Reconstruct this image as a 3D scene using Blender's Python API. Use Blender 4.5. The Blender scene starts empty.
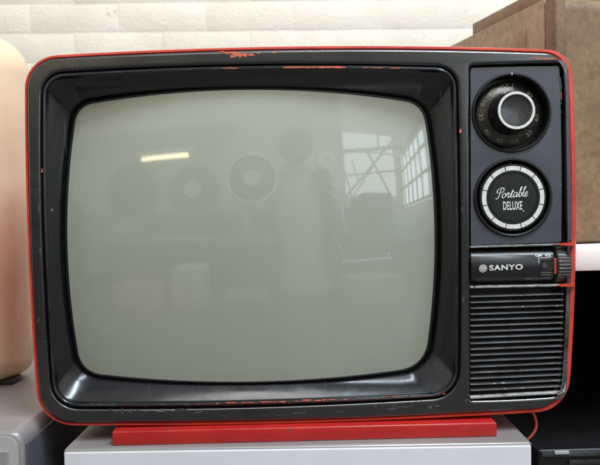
import bpy, bmesh, math, random
from mathutils import Vector, Matrix, noise as mnoise

random.seed(7)
scene = bpy.context.scene
COL = scene.collection

# ------------------------------------------------------------------ camera
FPX = 700.0                 # focal length in photo pixels
K = 0.00086                 # metres per photo pixel on the plane of the set's front
D = FPX * K                 # camera distance from that plane
CX, CY = 300.0, 232.5
VPX, VPY = 285.0, 212.0     # where the depth axis vanishes
ROLL = 0.0175

yc = Vector((VPX - CX, CY - VPY, -FPX)).normalized()
xc = Vector((1.0, ROLL, 0.0))
xc = (xc - yc * xc.dot(yc)).normalized()
zc = xc.cross(yc).normalized()
CAMROT = Matrix((xc, yc, zc))            # rows: world axes in camera space -> maps camera vectors to world
CAMPOS = Vector((0, -D, 0))

cam_d = bpy.data.cameras.new("camera")
cam = bpy.data.objects.new("camera", cam_d)
COL.objects.link(cam)
cam.matrix_world = Matrix.Translation(CAMPOS) @ CAMROT.to_4x4()
cam_d.sensor_fit = 'HORIZONTAL'
cam_d.sensor_width = 36.0
cam_d.lens = 36.0 * FPX / 600.0
cam_d.clip_start = 0.02
cam_d.clip_end = 60
cam_d.dof.use_dof = True
cam_d.dof.focus_distance = D
cam_d.dof.aperture_fstop = 13.0
scene.camera = cam


def W(px, py, d=0.0):
    r = CAMROT @ Vector((px - CX, CY - py, -FPX))
    return CAMPOS + r * ((D + d) / r.y)


# ------------------------------------------------------------------ materials
def mat(name, base, rough=0.5, metal=0.0, spec=0.5, coat=0.0, coat_rough=0.05,
        var=0.0, vscale=20.0, bump=0.0, bscale=200.0, rvar=0.0, specks=None,
        speck_col=(0.25, 0.24, 0.22), emis=None, estr=0.0, edge=None, streak=None):
    m = bpy.data.materials.new(name)
    m.use_nodes = True
    nt = m.node_tree
    n, l = nt.nodes, nt.links
    p = n["Principled BSDF"]
    p.inputs["Base Color"].default_value = (*base, 1)
    p.inputs["Roughness"].default_value = rough
    p.inputs["Metallic"].default_value = metal
    p.inputs["Specular IOR Level"].default_value = spec
    p.inputs["Coat Weight"].default_value = coat
    p.inputs["Coat Roughness"].default_value = coat_rough
    if emis:
        p.inputs["Emission Color"].default_value = (*emis, 1)
        p.inputs["Emission Strength"].default_value = estr
    tc = n.new("ShaderNodeTexCoord")
    col_out = None
    if var:
        t = n.new("ShaderNodeTexNoise"); t.inputs["Scale"].default_value = vscale
        t.inputs["Detail"].default_value = 6; t.inputs["Roughness"].default_value = 0.65
        l.new(tc.outputs["Object"], t.inputs["Vector"])
        r = n.new("ShaderNodeValToRGB")
        r.color_ramp.elements[0].position = 0.3; r.color_ramp.elements[1].position = 0.7
        r.color_ramp.elements[0].color = (*[max(0, c * (1 - var)) for c in base], 1)
        r.color_ramp.elements[1].color = (*[min(1, c * (1 + var)) for c in base], 1)
        l.new(t.outputs["Fac"], r.inputs["Fac"])
        col_out = r.outputs["Color"]
        l.new(col_out, p.inputs["Base Color"])
    if rvar:
        t = n.new("ShaderNodeTexNoise"); t.inputs["Scale"].default_value = 35
        t.inputs["Detail"].default_value = 8; t.inputs["Roughness"].default_value = 0.7
        l.new(tc.outputs["Object"], t.inputs["Vector"])
        mr = n.new("ShaderNodeMapRange")
        mr.inputs["From Min"].default_value = 0.3; mr.inputs["From Max"].default_value = 0.7
        mr.inputs["To Min"].default_value = max(0.02, rough - rvar); mr.inputs["To Max"].default_value = min(1, rough + rvar)
        l.new(t.outputs["Fac"], mr.inputs["Value"])
        l.new(mr.outputs["Result"], p.inputs["Roughness"])
    if specks:
        scale, size, dens = specks
        v = n.new("ShaderNodeTexVoronoi"); v.inputs["Scale"].default_value = scale
        nz = n.new("ShaderNodeTexNoise"); nz.inputs["Scale"].default_value = scale * 1.7
        ad = n.new("ShaderNodeVectorMath"); ad.operation = 'MULTIPLY_ADD'
        ad.inputs[1].default_value = (0.008,) * 3
        l.new(tc.outputs["Object"], nz.inputs["Vector"])
        l.new(nz.outputs["Color"], ad.inputs[0]); l.new(tc.outputs["Object"], ad.inputs[2])
        l.new(ad.outputs[0], v.inputs["Vector"])
        a = n.new("ShaderNodeMath"); a.operation = 'LESS_THAN'; a.inputs[1].default_value = size
        l.new(v.outputs["Distance"], a.inputs[0])
        sp = n.new("ShaderNodeSeparateColor"); l.new(v.outputs["Color"], sp.inputs["Color"])
        b = n.new("ShaderNodeMath"); b.operation = 'LESS_THAN'; b.inputs[1].default_value = dens
        l.new(sp.outputs["Red"], b.inputs[0])
        c = n.new("ShaderNodeMath"); c.operation = 'MULTIPLY'
        l.new(a.outputs[0], c.inputs[0]); l.new(b.outputs[0], c.inputs[1])
        c2 = n.new("ShaderNodeMath"); c2.operation = 'MULTIPLY'
        l.new(c.outputs[0], c2.inputs[0]); l.new(sp.outputs["Green"], c2.inputs[1])
        mx = n.new("ShaderNodeMix"); mx.data_type = 'RGBA'
        l.new(c2.outputs[0], mx.inputs["Factor"])
        mx.inputs["A"].default_value = (*base, 1)
        if col_out: l.new(col_out, mx.inputs["A"])
        mx.inputs["B"].default_value = (*speck_col, 1)
        l.new(mx.outputs["Result"], p.inputs["Base Color"])
    if streak:                       # fine rubbed scratches lying along X
        mp_ = n.new("ShaderNodeMapping"); mp_.inputs["Scale"].default_value = streak[0]; mp_.inputs["Rotation"].default_value = (0, streak[2], 0)
        l.new(tc.outputs["Object"], mp_.inputs["Vector"])
        t = n.new("ShaderNodeTexNoise"); t.inputs["Scale"].default_value = 1.0; t.inputs["Detail"].default_value = 3
        l.new(mp_.outputs[0], t.inputs["Vector"])
        r = n.new("ShaderNodeMapRange"); r.inputs["From Min"].default_value = 0.66; r.inputs["From Max"].default_value = 0.74; r.inputs["To Max"].default_value = streak[1]
        l.new(t.outputs["Fac"], r.inputs["Value"])
        mx = n.new("ShaderNodeMix"); mx.data_type = 'RGBA'
        l.new(r.outputs["Result"], mx.inputs["Factor"])
        src = p.inputs["Base Color"].links[0].from_socket if p.inputs["Base Color"].links else None
        mx.inputs["A"].default_value = (*base, 1)
        if src: l.new(src, mx.inputs["A"])
        mx.inputs["B"].default_value = (*speck_col, 1)
        l.new(mx.outputs["Result"], p.inputs["Base Color"])
    if edge:                         # rubbed, dusty edges
        rad, ecol, amt = edge
        bv = n.new("ShaderNodeBevel"); bv.samples = 4; bv.inputs["Radius"].default_value = rad
        ge = n.new("ShaderNodeNewGeometry")
        dt = n.new("ShaderNodeVectorMath"); dt.operation = 'DOT_PRODUCT'
        l.new(bv.outputs[0], dt.inputs[0]); l.new(ge.outputs["Normal"], dt.inputs[1])
        r = n.new("ShaderNodeMapRange"); r.inputs["From Min"].default_value = 0.995; r.inputs["From Max"].default_value = 0.86
        l.new(dt.outputs["Value"], r.inputs["Value"])
        t = n.new("ShaderNodeTexNoise"); t.inputs["Scale"].default_value = 60; t.inputs["Detail"].default_value = 8; t.inputs["Roughness"].default_value = .7
        l.new(tc.outputs["Object"], t.inputs["Vector"])
        r2 = n.new("ShaderNodeMapRange"); r2.inputs["From Min"].default_value = 0.42; r2.inputs["From Max"].default_value = 0.68; r2.inputs["To Max"].default_value = amt
        l.new(t.outputs["Fac"], r2.inputs["Value"])
        mu = n.new("ShaderNodeMath"); mu.operation = 'MULTIPLY'
        l.new(r.outputs["Result"], mu.inputs[0]); l.new(r2.outputs["Result"], mu.inputs[1])
        mx = n.new("ShaderNodeMix"); mx.data_type = 'RGBA'
        l.new(mu.outputs[0], mx.inputs["Factor"])
        src = p.inputs["Base Color"].links[0].from_socket if p.inputs["Base Color"].links else None
        mx.inputs["A"].default_value = (*base, 1)
        if src: l.new(src, mx.inputs["A"])
        mx.inputs["B"].default_value = (*ecol, 1)
        l.new(mx.outputs["Result"], p.inputs["Base Color"])
    if bump:
        t = n.new("ShaderNodeTexNoise"); t.inputs["Scale"].default_value = bscale
        t.inputs["Detail"].default_value = 4
        l.new(tc.outputs["Object"], t.inputs["Vector"])
        bp = n.new("ShaderNodeBump"); bp.inputs["Strength"].default_value = bump
        bp.inputs["Distance"].default_value = 0.001
        l.new(t.outputs["Fac"], bp.inputs["Height"])
        l.new(bp.outputs["Normal"], p.inputs["Normal"])
    return m


M = {}
M['frame'] = mat('dark_fascia_plastic', (0.011, 0.011, 0.013), rough=0.25, coat=.35, coat_rough=.18, spec=1.0, rvar=0.07, var=0.35, vscale=18, bump=0.05, bscale=900, specks=(55, 0.09, 0.14), edge=(.0016, (.16, .155, .15), .8), streak=((25, 25, 900), .35, .5), speck_col=(.11, .105, .10))
M['surround'] = mat('glossy_black_surround', (0.006, 0.006, 0.008), rough=0.21, spec=0.66, rvar=0.09, specks=(45, 0.07, 0.2), edge=(.0012, (.14, .135, .13), .7), streak=((900, 30, 30), .25, .6), speck_col=(.15, .145, .14))
M['gasket'] = mat('black_rubber', (0.006, 0.006, 0.006), rough=0.5, bump=0.1)
M['panel'] = mat('navy_panel_paint', (0.052, 0.054, 0.071), rough=0.40, spec=0.75, rvar=0.06, var=0.15, vscale=30, bump=0.05, bscale=1200, specks=(70, 0.08, 0.25), edge=(.0010, (.25, .24, .23), .7), streak=((700, 30, 20), .3, .35), speck_col=(.16, .16, .17))
M['red'] = mat('red_cabinet_plastic', (0.58, 0.055, 0.032), rough=0.30, spec=0.5, rvar=0.08, var=0.22, vscale=45, specks=(45, 0.09, 0.10), speck_col=(0.2, 0.06, 0.04))
M['redfoot'] = mat('red_foot_plastic', (0.43, 0.018, 0.016), rough=0.27, rvar=0.10, var=0.14, vscale=30, specks=(50, .11, .4), speck_col=(.20, .05, .045), edge=(.0016, (.62, .2, .16), .9), streak=((10, 40, 700), .5, .08))
M['black'] = mat('black_plastic', (0.007, 0.007, 0.007), rough=0.4, rvar=0.08, specks=(90, 0.1, 0.15))
M['dialblack'] = mat('glossy_dial_black', (0.016, 0.0155, 0.015), rough=0.24, spec=.8, rvar=0.14, var=.5, vscale=90, bump=0.08, bscale=500, specks=(110, 0.14, 0.25), speck_col=(0.16, 0.13, 0.1))
M['matteblack'] = mat('matte_black', (0.010, 0.010, 0.010), rough=0.6)
M['white'] = mat('white_print', (0.70, 0.69, 0.66), rough=0.45, var=0.16, vscale=260, specks=(260, .22, .35), speck_col=(.22, .21, .2))
M['cream'] = mat('faded_dial_print', (0.24, 0.175, 0.12), rough=0.5, var=0.6, vscale=400)
M['grey_print'] = mat('pale_grey_print', (0.42, 0.42, 0.42), rough=0.5, var=0.3, vscale=500)
M['worn'] = mat('worn_bare_edge', (0.30, 0.29, 0.28), rough=0.45, var=0.55, vscale=120, specks=(120, 0.3, 0.4), speck_col=(0.03, 0.03, 0.035))
M['chip'] = mat('chipped_orange_red', (0.62, 0.13, 0.06), rough=0.5, var=0.25, vscale=150)
M['scuff'] = mat('pale_scuff', (0.08, 0.078, 0.075), rough=0.6, var=0.6, vscale=300)
M['silver'] = mat('silver_grey_paint', (0.27, 0.255, 0.25), rough=0.25, metal=.2, spec=0.6, rvar=0.10, var=0.10, vscale=10, bump=0.03, bscale=700, specks=(40, .07, .25), speck_col=(.12, .11, .1), edge=(.002, (.62, .6, .58), .8))
M['greycase'] = mat('grey_metal_paint', (0.27, 0.255, 0.25), rough=0.36, metal=0.2, rvar=0.08, var=0.08, vscale=14, specks=(30, 0.06, 0.2), speck_col=(0.2, 0.2, 0.2))
M['greyside'] = mat('dark_slate_plastic', (0.064, 0.064, 0.076), rough=0.45, rvar=0.08)
M['creamcase'] = mat('cream_plastic', (0.76, 0.62, 0.41), rough=0.30, spec=0.4, coat=0.15, coat_rough=0.12, rvar=.05, var=0.07, vscale=14, specks=(40, .06, .3), speck_col=(.45, .33, .22), bump=.05, bscale=300)
M['shelfwhite'] = mat('white_shelf_board', (0.88, 0.85, 0.80), rough=0.5, var=0.04, vscale=20, bump=0.1)
M['dark'] = mat('black_for_shade', (0.004, 0.004, 0.004), rough=0.8, spec=0.15)  # near-black that stands for the shade under the shelf
M['equip'] = mat('black_equipment', (0.010, 0.010, 0.011), rough=0.35, rvar=0.1)
M['cable'] = mat('red_cable_rubber', (0.27, 0.025, 0.012), rough=0.5, var=.4, vscale=60)
M['pale_trim'] = mat('pale_trim', (0.45, 0.45, 0.43), rough=0.4)
M['edge_highlight'] = mat('grey_worn_highlight', (0.20, 0.20, 0.20), rough=0.4, var=0.6, vscale=60)


def crt_mat():
    m = mat('green_grey_picture_tube', (0.338, 0.350, 0.280), rough=0.55, spec=0.25, coat=1.0, coat_rough=0.03, var=0.05, vscale=7, specks=(26, .035, .5), speck_col=(.5, .5, .46), streak=((9, 9, 420), .16, .04))
    nt = m.node_tree; n, l = nt.nodes, nt.links; p = n['Principled BSDF']
    tc = n.new('ShaderNodeTexCoord'); t = n.new('ShaderNodeTexNoise'); t.inputs['Scale'].default_value = 12; t.inputs['Detail'].default_value = 7; t.inputs['Distortion'].default_value = 1.2
    l.new(tc.outputs['Object'], t.inputs['Vector']); r = n.new('ShaderNodeMapRange'); r.inputs['From Min'].default_value = .4; r.inputs['From Max'].default_value = .7; r.inputs['To Min'].default_value = .018; r.inputs['To Max'].default_value = .06
    l.new(t.outputs['Fac'], r.inputs['Value']); l.new(r.outputs['Result'], p.inputs['Coat Roughness']); p.inputs['Coat IOR'].default_value = 1.78
    return m


M['crt'] = crt_mat()


def brick_mat():
    m = bpy.data.materials.new('white_painted_brick'); m.use_nodes = True
    nt = m.node_tree; n, l = nt.nodes, nt.links
    p = n["Principled BSDF"]; p.inputs["Roughness"].default_value = 0.6
    tc = n.new("ShaderNodeTexCoord")
    a = n.new("ShaderNodeTexNoise"); a.inputs["Scale"].default_value = 7; a.inputs["Detail"].default_value = 5
    l.new(tc.outputs["Object"], a.inputs["Vector"])
    r = n.new("ShaderNodeValToRGB")
    r.color_ramp.elements[0].position = 0.3; r.color_ramp.elements[0].color = (0.77, 0.715, 0.62, 1)
    r.color_ramp.elements[1].position = 0.65; r.color_ramp.elements[1].color = (0.85, 0.80, 0.705, 1)
    l.new(a.outputs["Fac"], r.inputs["Fac"])
    # small flaked spots of bare brick and grime
    v = n.new("ShaderNodeTexNoise"); v.inputs["Scale"].default_value = 26; v.inputs["Detail"].default_value = 8; v.inputs["Roughness"].default_value = 0.75
    l.new(tc.outputs["Object"], v.inputs["Vector"])
    vr = n.new("ShaderNodeValToRGB"); vr.color_ramp.elements[0].position = 0.64; vr.color_ramp.elements[1].position = 0.71
    l.new(v.outputs["Fac"], vr.inputs["Fac"])
    mx = n.new("ShaderNodeMix"); mx.data_type = 'RGBA'
    l.new(vr.outputs["Color"], mx.inputs["Factor"]); l.new(r.outputs["Color"], mx.inputs["A"])
    mx.inputs["B"].default_value = (0.50, 0.43, 0.35, 1)
    l.new(mx.outputs["Result"], p.inputs["Base Color"])
    b1 = n.new("ShaderNodeTexNoise"); b1.inputs["Scale"].default_value = 28; b1.inputs["Detail"].default_value = 8; b1.inputs["Roughness"].default_value = 0.6
    l.new(tc.outputs["Object"], b1.inputs["Vector"])
    bp = n.new("ShaderNodeBump"); bp.inputs["Strength"].default_value = 0.5; bp.inputs["Distance"].default_value = 0.0045
    b2 = n.new("ShaderNodeTexNoise"); b2.inputs["Scale"].default_value = 150; b2.inputs["Detail"].default_value = 5
    l.new(tc.outputs["Object"], b2.inputs["Vector"])
    bp2 = n.new("ShaderNodeBump"); bp2.inputs["Strength"].default_value = 0.5; bp2.inputs["Distance"].default_value = 0.003
    l.new(b2.outputs["Fac"], bp2.inputs["Height"]); l.new(bp.outputs["Normal"], bp2.inputs["Normal"])
    l.new(b1.outputs["Fac"], bp.inputs["Height"]); l.new(bp2.outputs["Normal"], p.inputs["Normal"])
    return m


def wood_mat(name, c1, c2, scale, rough, stretch=(1, 1, 1)):
    m = bpy.data.materials.new(name); m.use_nodes = True
    nt = m.node_tree; n, l = nt.nodes, nt.links
    p = n["Principled BSDF"]; p.inputs["Roughness"].default_value = rough
    tc = n.new("ShaderNodeTexCoord"); mp = n.new("ShaderNodeMapping"); mp.inputs["Scale"].default_value = stretch
    l.new(tc.outputs["Object"], mp.inputs["Vector"])
    a = n.new("ShaderNodeTexNoise"); a.inputs["Scale"].default_value = scale; a.inputs["Detail"].default_value = 9; a.inputs["Roughness"].default_value = 0.68
    l.new(mp.outputs[0], a.inputs["Vector"])
    r = n.new("ShaderNodeValToRGB")
    r.color_ramp.elements[0].position = 0.32; r.color_ramp.elements[0].color = (*c1, 1)
    r.color_ramp.elements[1].position = 0.68; r.color_ramp.elements[1].color = (*c2, 1)
    l.new(a.outputs["Fac"], r.inputs["Fac"])
    b = n.new("ShaderNodeTexNoise"); b.inputs["Scale"].default_value = scale * 14; b.inputs["Detail"].default_value = 4
    l.new(mp.outputs[0], b.inputs["Vector"])
    mx = n.new("ShaderNodeMix"); mx.data_type = 'RGBA'; mx.blend_type = 'MULTIPLY'; mx.inputs["Factor"].default_value = 0.55
    l.new(r.outputs["Color"], mx.inputs["A"])
    br = n.new("ShaderNodeValToRGB"); br.color_ramp.elements[0].position = 0.35; br.color_ramp.elements[0].color = (0.62, 0.56, 0.50, 1); br.color_ramp.elements[1].position = 0.55
    l.new(b.outputs["Fac"], br.inputs["Fac"]); l.new(br.outputs["Color"], mx.inputs["B"])
    l.new(mx.outputs["Result"], p.inputs["Base Color"])
    bp = n.new("ShaderNodeBump"); bp.inputs["Strength"].default_value = 0.25; bp.inputs["Distance"].default_value = 0.001
    l.new(b.outputs["Fac"], bp.inputs["Height"]); l.new(bp.outputs["Normal"], p.inputs["Normal"])
    return m


M['brick'] = brick_mat()
M['leather'] = wood_mat('scuffed_brown_leather', (0.125, 0.072, 0.034), (0.31, 0.205, 0.105), 9, 0.55)
M['leather_side'] = wood_mat('tan_leatherboard', (0.25, 0.185, 0.105), (0.41, 0.315, 0.195), 7, 0.5)
M['corner_shade'] = wood_mat('dark_corner_shade', (0.11, 0.068, 0.034), (0.24, 0.155, 0.082), 12, 0.5)
M['wood'] = wood_mat('brown_wood', (0.21, 0.14, 0.075), (0.34, 0.235, 0.135), 8, 0.55, (1, 6, 6))

# ------------------------------------------------------------------ object helpers


def root(name, loc, label, cat, group=None):
    o = bpy.data.objects.new(name, None)
    o.empty_display_size = 0.05
    COL.objects.link(o)
    o.location = loc
    o["label"] = label; o["category"] = cat
    if group: o["group"] = group
    return o


def origin_of(parent):
    v = Vector((0, 0, 0))
    while parent is not None:
        v += parent.location
        parent = parent.parent
    return v


def link(name, me, mats, parent=None, label=None, sharp=35, wn=False):
    """link a mesh given in world coordinates under parent"""
    if not isinstance(mats, (list, tuple)): mats = [mats]
    if len(me.materials) == 0:
        for m in mats: me.materials.append(m)
    off = origin_of(parent)
    me.transform(Matrix.Translation(-off))
    if sharp is not None:
        for p in me.polygons: p.use_smooth = True
        me.set_sharp_from_angle(angle=math.radians(sharp))
    o = bpy.data.objects.new(name, me)
    COL.objects.link(o)
    if parent: o.parent = parent
    if label: o["label"] = label
    if wn:
        md = o.modifiers.new("wn", 'WEIGHTED_NORMAL'); md.keep_sharp = True; md.weight = 90
    return o


def bm_mesh(bm, name):
    bmesh.ops.recalc_face_normals(bm, faces=bm.faces)
    me = bpy.data.meshes.new(name)
    bm.to_mesh(me); bm.free()
    return me


def outl(c, bulge, rad, nc=12, ne=28):
    """closed outline in photo pixels: corners TL,TR,BR,BL, bulge of top,right,bottom,left edges, corner radii"""
    C = [Vector(p) for p in c]
    cen = sum(C, Vector((0, 0))) / 4
    edges = []
    for i in range(4):
        a, b = C[i], C[(i + 1) % 4]
        t = (b - a).normalized()
        nrm = Vector((t.y, -t.x))
        if nrm.dot((a + b) / 2 - cen) < 0: nrm = -nrm
        edges.append((a, b, nrm * bulge[i], (b - a).length))

    def ev(i, u):
        a, b, n, L = edges[i]
        return a.lerp(b, u) + n * (4 * u * (1 - u))
    pts = []
    for i in range(4):
        L = edges[i][3]
        u0 = rad[i] / L; u1 = 1 - rad[(i + 1) % 4] / L
        for k in range(ne):
            pts.append(ev(i, u0 + (u1 - u0) * k / (ne - 1)))
        j = (i + 1) % 4
        p0 = ev(i, u1); p3 = ev(j, rad[j] / edges[j][3])
        t0 = (ev(i, u1) - ev(i, u1 - 0.01)).normalized(); t1 = (ev(j, rad[j] / edges[j][3] + 0.01) - p3).normalized()
        r = (p3 - p0).length / math.sqrt(2)
        p1 = p0 + t0 * r * 0.56; p2 = p3 - t1 * r * 0.56
        for k in range(1, nc):
            s = k / nc
            pts.append(p0 * (1 - s)**3 + p1 * 3 * s * (1 - s)**2 + p2 * 3 * s * s * (1 - s) + p3 * s**3)
    return pts


def inset(pts, m):
    """move an outline inward by m pixels (negative: outward)"""
    n = len(pts); out = []
    for i in range(n):
        t = (pts[(i + 1) % n] - pts[i - 1]).normalized()
        out.append(pts[i] + Vector((-t.y, t.x)) * m)
    return out


def loft(bm, rings, cap0=False, cap1=False, mi=0):
    vs = [[bm.verts.new(p) for p in r] for r in rings]
    n = len(vs[0])
    for a, b in zip(vs, vs[1:]):
        for i in range(n):
            f = bm.faces.new((a[i], a[(i + 1) % n], b[(i + 1) % n], b[i])); f.material_index = mi
    if cap0: bm.faces.new(vs[0]).material_index = mi
    if cap1: bm.faces.new(list(reversed(vs[-1]))).material_index = mi
    return vs


def plate(loops, d_front, thick, bevel, res=5, flip_holes=True):
    """a flat plate facing the camera side, outline plus holes as world XZ loops, rounded edges"""
    cu = bpy.data.curves.new("plate", 'CURVE')
    cu.dimensions = '2D'; cu.fill_mode = 'BOTH'
    cu.bevel_depth = bevel; cu.bevel_resolution = res; cu.offset = -bevel
    cu.extrude = max(1e-5, thick / 2 - bevel)
    for li, lp in enumerate(loops):
        pts = [(p.x, p.z) for p in lp]
        area = sum(pts[i - 1][0] * pts[i][1] - pts[i][0] * pts[i - 1][1] for i in range(len(pts)))
        if (area < 0) == (li == 0): pts.reverse()
        s = cu.splines.new('POLY'); s.points.add(len(pts) - 1)
        for q, p in zip(s.points, pts): q.co = (p[0], p[1], 0, 1)
        s.use_cyclic_u = True
    o = bpy.data.objects.new("plate", cu); COL.objects.link(o)
    dg = bpy.context.evaluated_depsgraph_get(); dg.update()
    me = bpy.data.meshes.new_from_object(o.evaluated_get(dg))
    bpy.data.objects.remove(o)
    me.transform(Matrix(((1, 0, 0, 0), (0, 0, -1, d_front + thick / 2), (0, 1, 0, 0), (0, 0, 0, 1))))
    me.materials.clear()
    bm = bmesh.new(); bm.from_mesh(me)
    bmesh.ops.remove_doubles(bm, verts=bm.verts, dist=1e-6)
    bmesh.ops.recalc_face_normals(bm, faces=bm.faces)
    bm.to_mesh(me); bm.free()
    return me


def lathe(cx, cz, prof, n=72, mi=0, bm=None):
    """profile of (radius, y) revolved round the axis through (cx, cz) along Y"""
    own = bm is None
    if own: bm = bmesh.new()
    rings = []
    for r, y in prof:
        if r < 1e-7:
            rings.append([bm.verts.new((cx, y, cz))])
        else:
            rings.append([bm.verts.new((cx + r * math.cos(2 * math.pi * k / n), y, cz + r * math.sin(2 * math.pi * k / n))) for k in range(n)])
    for a, b in zip(rings, rings[1:]):
        if len(a) == 1 and len(b) == 1: continue
        for k in range(n):
            k2 = (k + 1) % n
            if len(a) == 1: f = bm.faces.new((a[0], b[k2], b[k]))
            elif len(b) == 1: f = bm.faces.new((a[k], a[k2], b[0]))
            else: f = bm.faces.new((a[k], a[k2], b[k2], b[k]))
            f.material_index = mi
    return bm


def box_mesh(x0, x1, y0, y1, z0, z1, bev=0.0, seg=3, rot=0.0, pivot=None):
    bm = bmesh.new()
    bmesh.ops.create_cube(bm, size=1.0)
    for v in bm.verts:
        v.co = Vector(((x0 + x1) / 2 + v.co.x * (x1 - x0), (y0 + y1) / 2 + v.co.y * (y1 - y0), (z0 + z1) / 2 + v.co.z * (z1 - z0)))
    if bev > 0:
        bmesh.ops.bevel(bm, geom=list(bm.edges), offset=bev, segments=seg, profile=0.5, affect='EDGES')
    if rot:
        bmesh.ops.rotate(bm, cent=pivot, matrix=Matrix.Rotation(rot, 3, 'Z'), verts=bm.verts)
    return bm_mesh(bm, "box")


def prism(bm, poly, d0, d1, mi=0):
    """poly: world points (y ignored); extruded between depths d0 and d1"""
    a = [bm.verts.new((p.x, d0, p.z)) for p in poly]
    b = [bm.verts.new((p.x, d1, p.z)) for p in poly]
    n = len(poly)
    fs = [bm.faces.new(a), bm.faces.new(list(reversed(b)))]
    for i in range(n):
        fs.append(bm.faces.new((a[i], b[i], b[(i + 1) % n], a[(i + 1) % n])))
    for f in fs: f.material_index = mi


def text_mesh(txt, bold=0.0, spacing=1.0):
    cu = bpy.data.curves.new("text", 'FONT'); cu.body = txt
    cu.align_x = 'CENTER'; cu.align_y = 'CENTER'
    cu.offset = bold; cu.extrude = 0.02; cu.space_character = spacing
    cu.resolution_u = 6
    o = bpy.data.objects.new("text", cu); COL.objects.link(o)
    dg = bpy.context.evaluated_depsgraph_get(); dg.update()
    me = bpy.data.meshes.new_from_object(o.evaluated_get(dg))
    bpy.data.objects.remove(o)
    me.materials.clear()
    xs = [v.co.x for v in me.vertices]; ys = [v.co.y for v in me.vertices]
    cx, cy = (min(xs) + max(xs)) / 2, (min(ys) + max(ys)) / 2
    w, h = max(xs) - min(xs), max(ys) - min(ys)
    # normalised to a unit box centred on the origin
    for v in me.vertices:
        v.co = Vector(((v.co.x - cx) / w, (v.co.y - cy) / h, v.co.z))
    return me


def place_text(me, centre, w, h, ang, surf, proud=0.00012, shear=0.0, bm=None, mi=0):
    """centre: world point; w,h metres; ang: radians; surf(x,z) -> y of the surface"""
    zs = [v.co.z for v in me.vertices]; zm = (min(zs) + max(zs)) / 2
    for v in me.vertices:
        x = v.co.x * w + v.co.y * h * shear; z = v.co.y * h
        X = centre.x + x * math.cos(ang) - z * math.sin(ang)
        Z = centre.z + x * math.sin(ang) + z * math.cos(ang)
        y = surf(X, Z)
        v.co = Vector((X, y - proud if v.co.z > zm else y + 0.0002, Z))
    if bm is not None:
        k = len(bm.faces)
        bm.from_mesh(me)
        bm.faces.ensure_lookup_table()
        for f in bm.faces[k:]: f.material_index = mi
        bpy.data.meshes.remove(me)


def blob(bm, px, py, w, h, d, mi, jag=0.5, n=16, thick=0.0002, ang=0.0):
    """an irregular thin flake of bare plastic or a scuff lying on a surface at depth d"""
    ph = random.uniform(0, 50)
    pts = []
    d -= random.uniform(0, .00012)
    for k in range(n):
        a = 2 * math.pi * k / n
        r = 1 + jag * mnoise.noise(Vector((math.cos(a) * 1.9 + ph, math.sin(a) * 1.9, ph)))
        r += 0.5 * jag * mnoise.noise(Vector((math.cos(a) * 5 + ph, math.sin(a) * 5, ph)))
        x, y = math.cos(a) * w / 2 * r, math.sin(a) * h / 2 * r
        pts.append(W(px + x * math.cos(ang) - y * math.sin(ang), py + x * math.sin(ang) + y * math.cos(ang), d))
    prism(bm, pts, d - thick, d + 0.0003, mi)


def add_to(me, bm, mats):
    """join a bmesh of patches into a mesh as further material slots"""
    b2 = bmesh.new(); b2.from_mesh(me)
    tmp = bm_mesh(bm, "tmp"); b2.from_mesh(tmp); bpy.data.meshes.remove(tmp)
    b2.to_mesh(me); b2.free()
    for m in mats: me.materials.append(m)


# ------------------------------------------------------------------ television
Z_BOX = W(304, 441.5, -0.009).z              # top of the silver cabinet
tv = root('television', (0, 0.10, Z_BOX), 'old red portable television with black front and grey green picture tube', 'television')

RED = outl([(25, 57), (571.2, 50.3), (568, 410.5), (38.8, 425.2)], (7.5, 6.6, 5, 4), (32, 25, 32, 36))
FAS = outl([(27, 60), (566.4, 53.5), (563.2, 407.5), (41.5, 423)], (7.5, 5.6, 5, 4), (29, 22, 28, 32))
LIP = outl([(43, 74.5), (456, 67.5), (458, 396), (54, 407)], (5.5, 2, 4, 4.5), (20, 20, 26, 24))
SCR = outl([(78, 106), (422, 104), (424, 366), (82, 372)], (15.5, 11.5, 12.5, 12.5), (15, 17, 24, 20))
HOLE = outl([(469.5, 65.5), (563.6, 63), (563.0, 396), (470, 400.5)], (0.5, 4, 1, 0), (4, 4, 7, 3))


def Wl(pts, d=0.0): return [W(p.x, p.y, d) for p in pts]


redw = [Vector((p.x, 0, p.z)) for p in Wl(RED, .0045)]; fasw = Wl(FAS)
# cabinet shell
bm = bmesh.new()
c0 = W(300, 236)


def back(ring, d, s): return [Vector((c0.x + (p.x - c0.x) * s, d, c0.z + (p.z - c0.z) * s)) for p in ring]


rings = [back(fasw, 0.012, 1.0), back(fasw, 0.0035, 1.0), [a.lerp(b, 0.3) + Vector((0, 0.0018, 0)) for a, b in zip(fasw, redw)],
         [a.lerp(b, 0.75) + Vector((0, 0.0020, 0)) for a, b in zip(fasw, redw)], [p + Vector((0, 0.0045, 0)) for p in redw]]
rings += [back(redw, d, s) for d, s in ((0.03, 1.0), (0.10, 0.995), (0.17, 0.985), (0.20, 0.96), (0.215, 0.90), (0.23, 0.80), (0.30, 0.62), (0.31, 0.58))]
loft(bm, rings, cap1=True)
link('cabinet', bm_mesh(bm, 'cabinet'), M['red'], tv, label='red outer shell')

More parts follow.
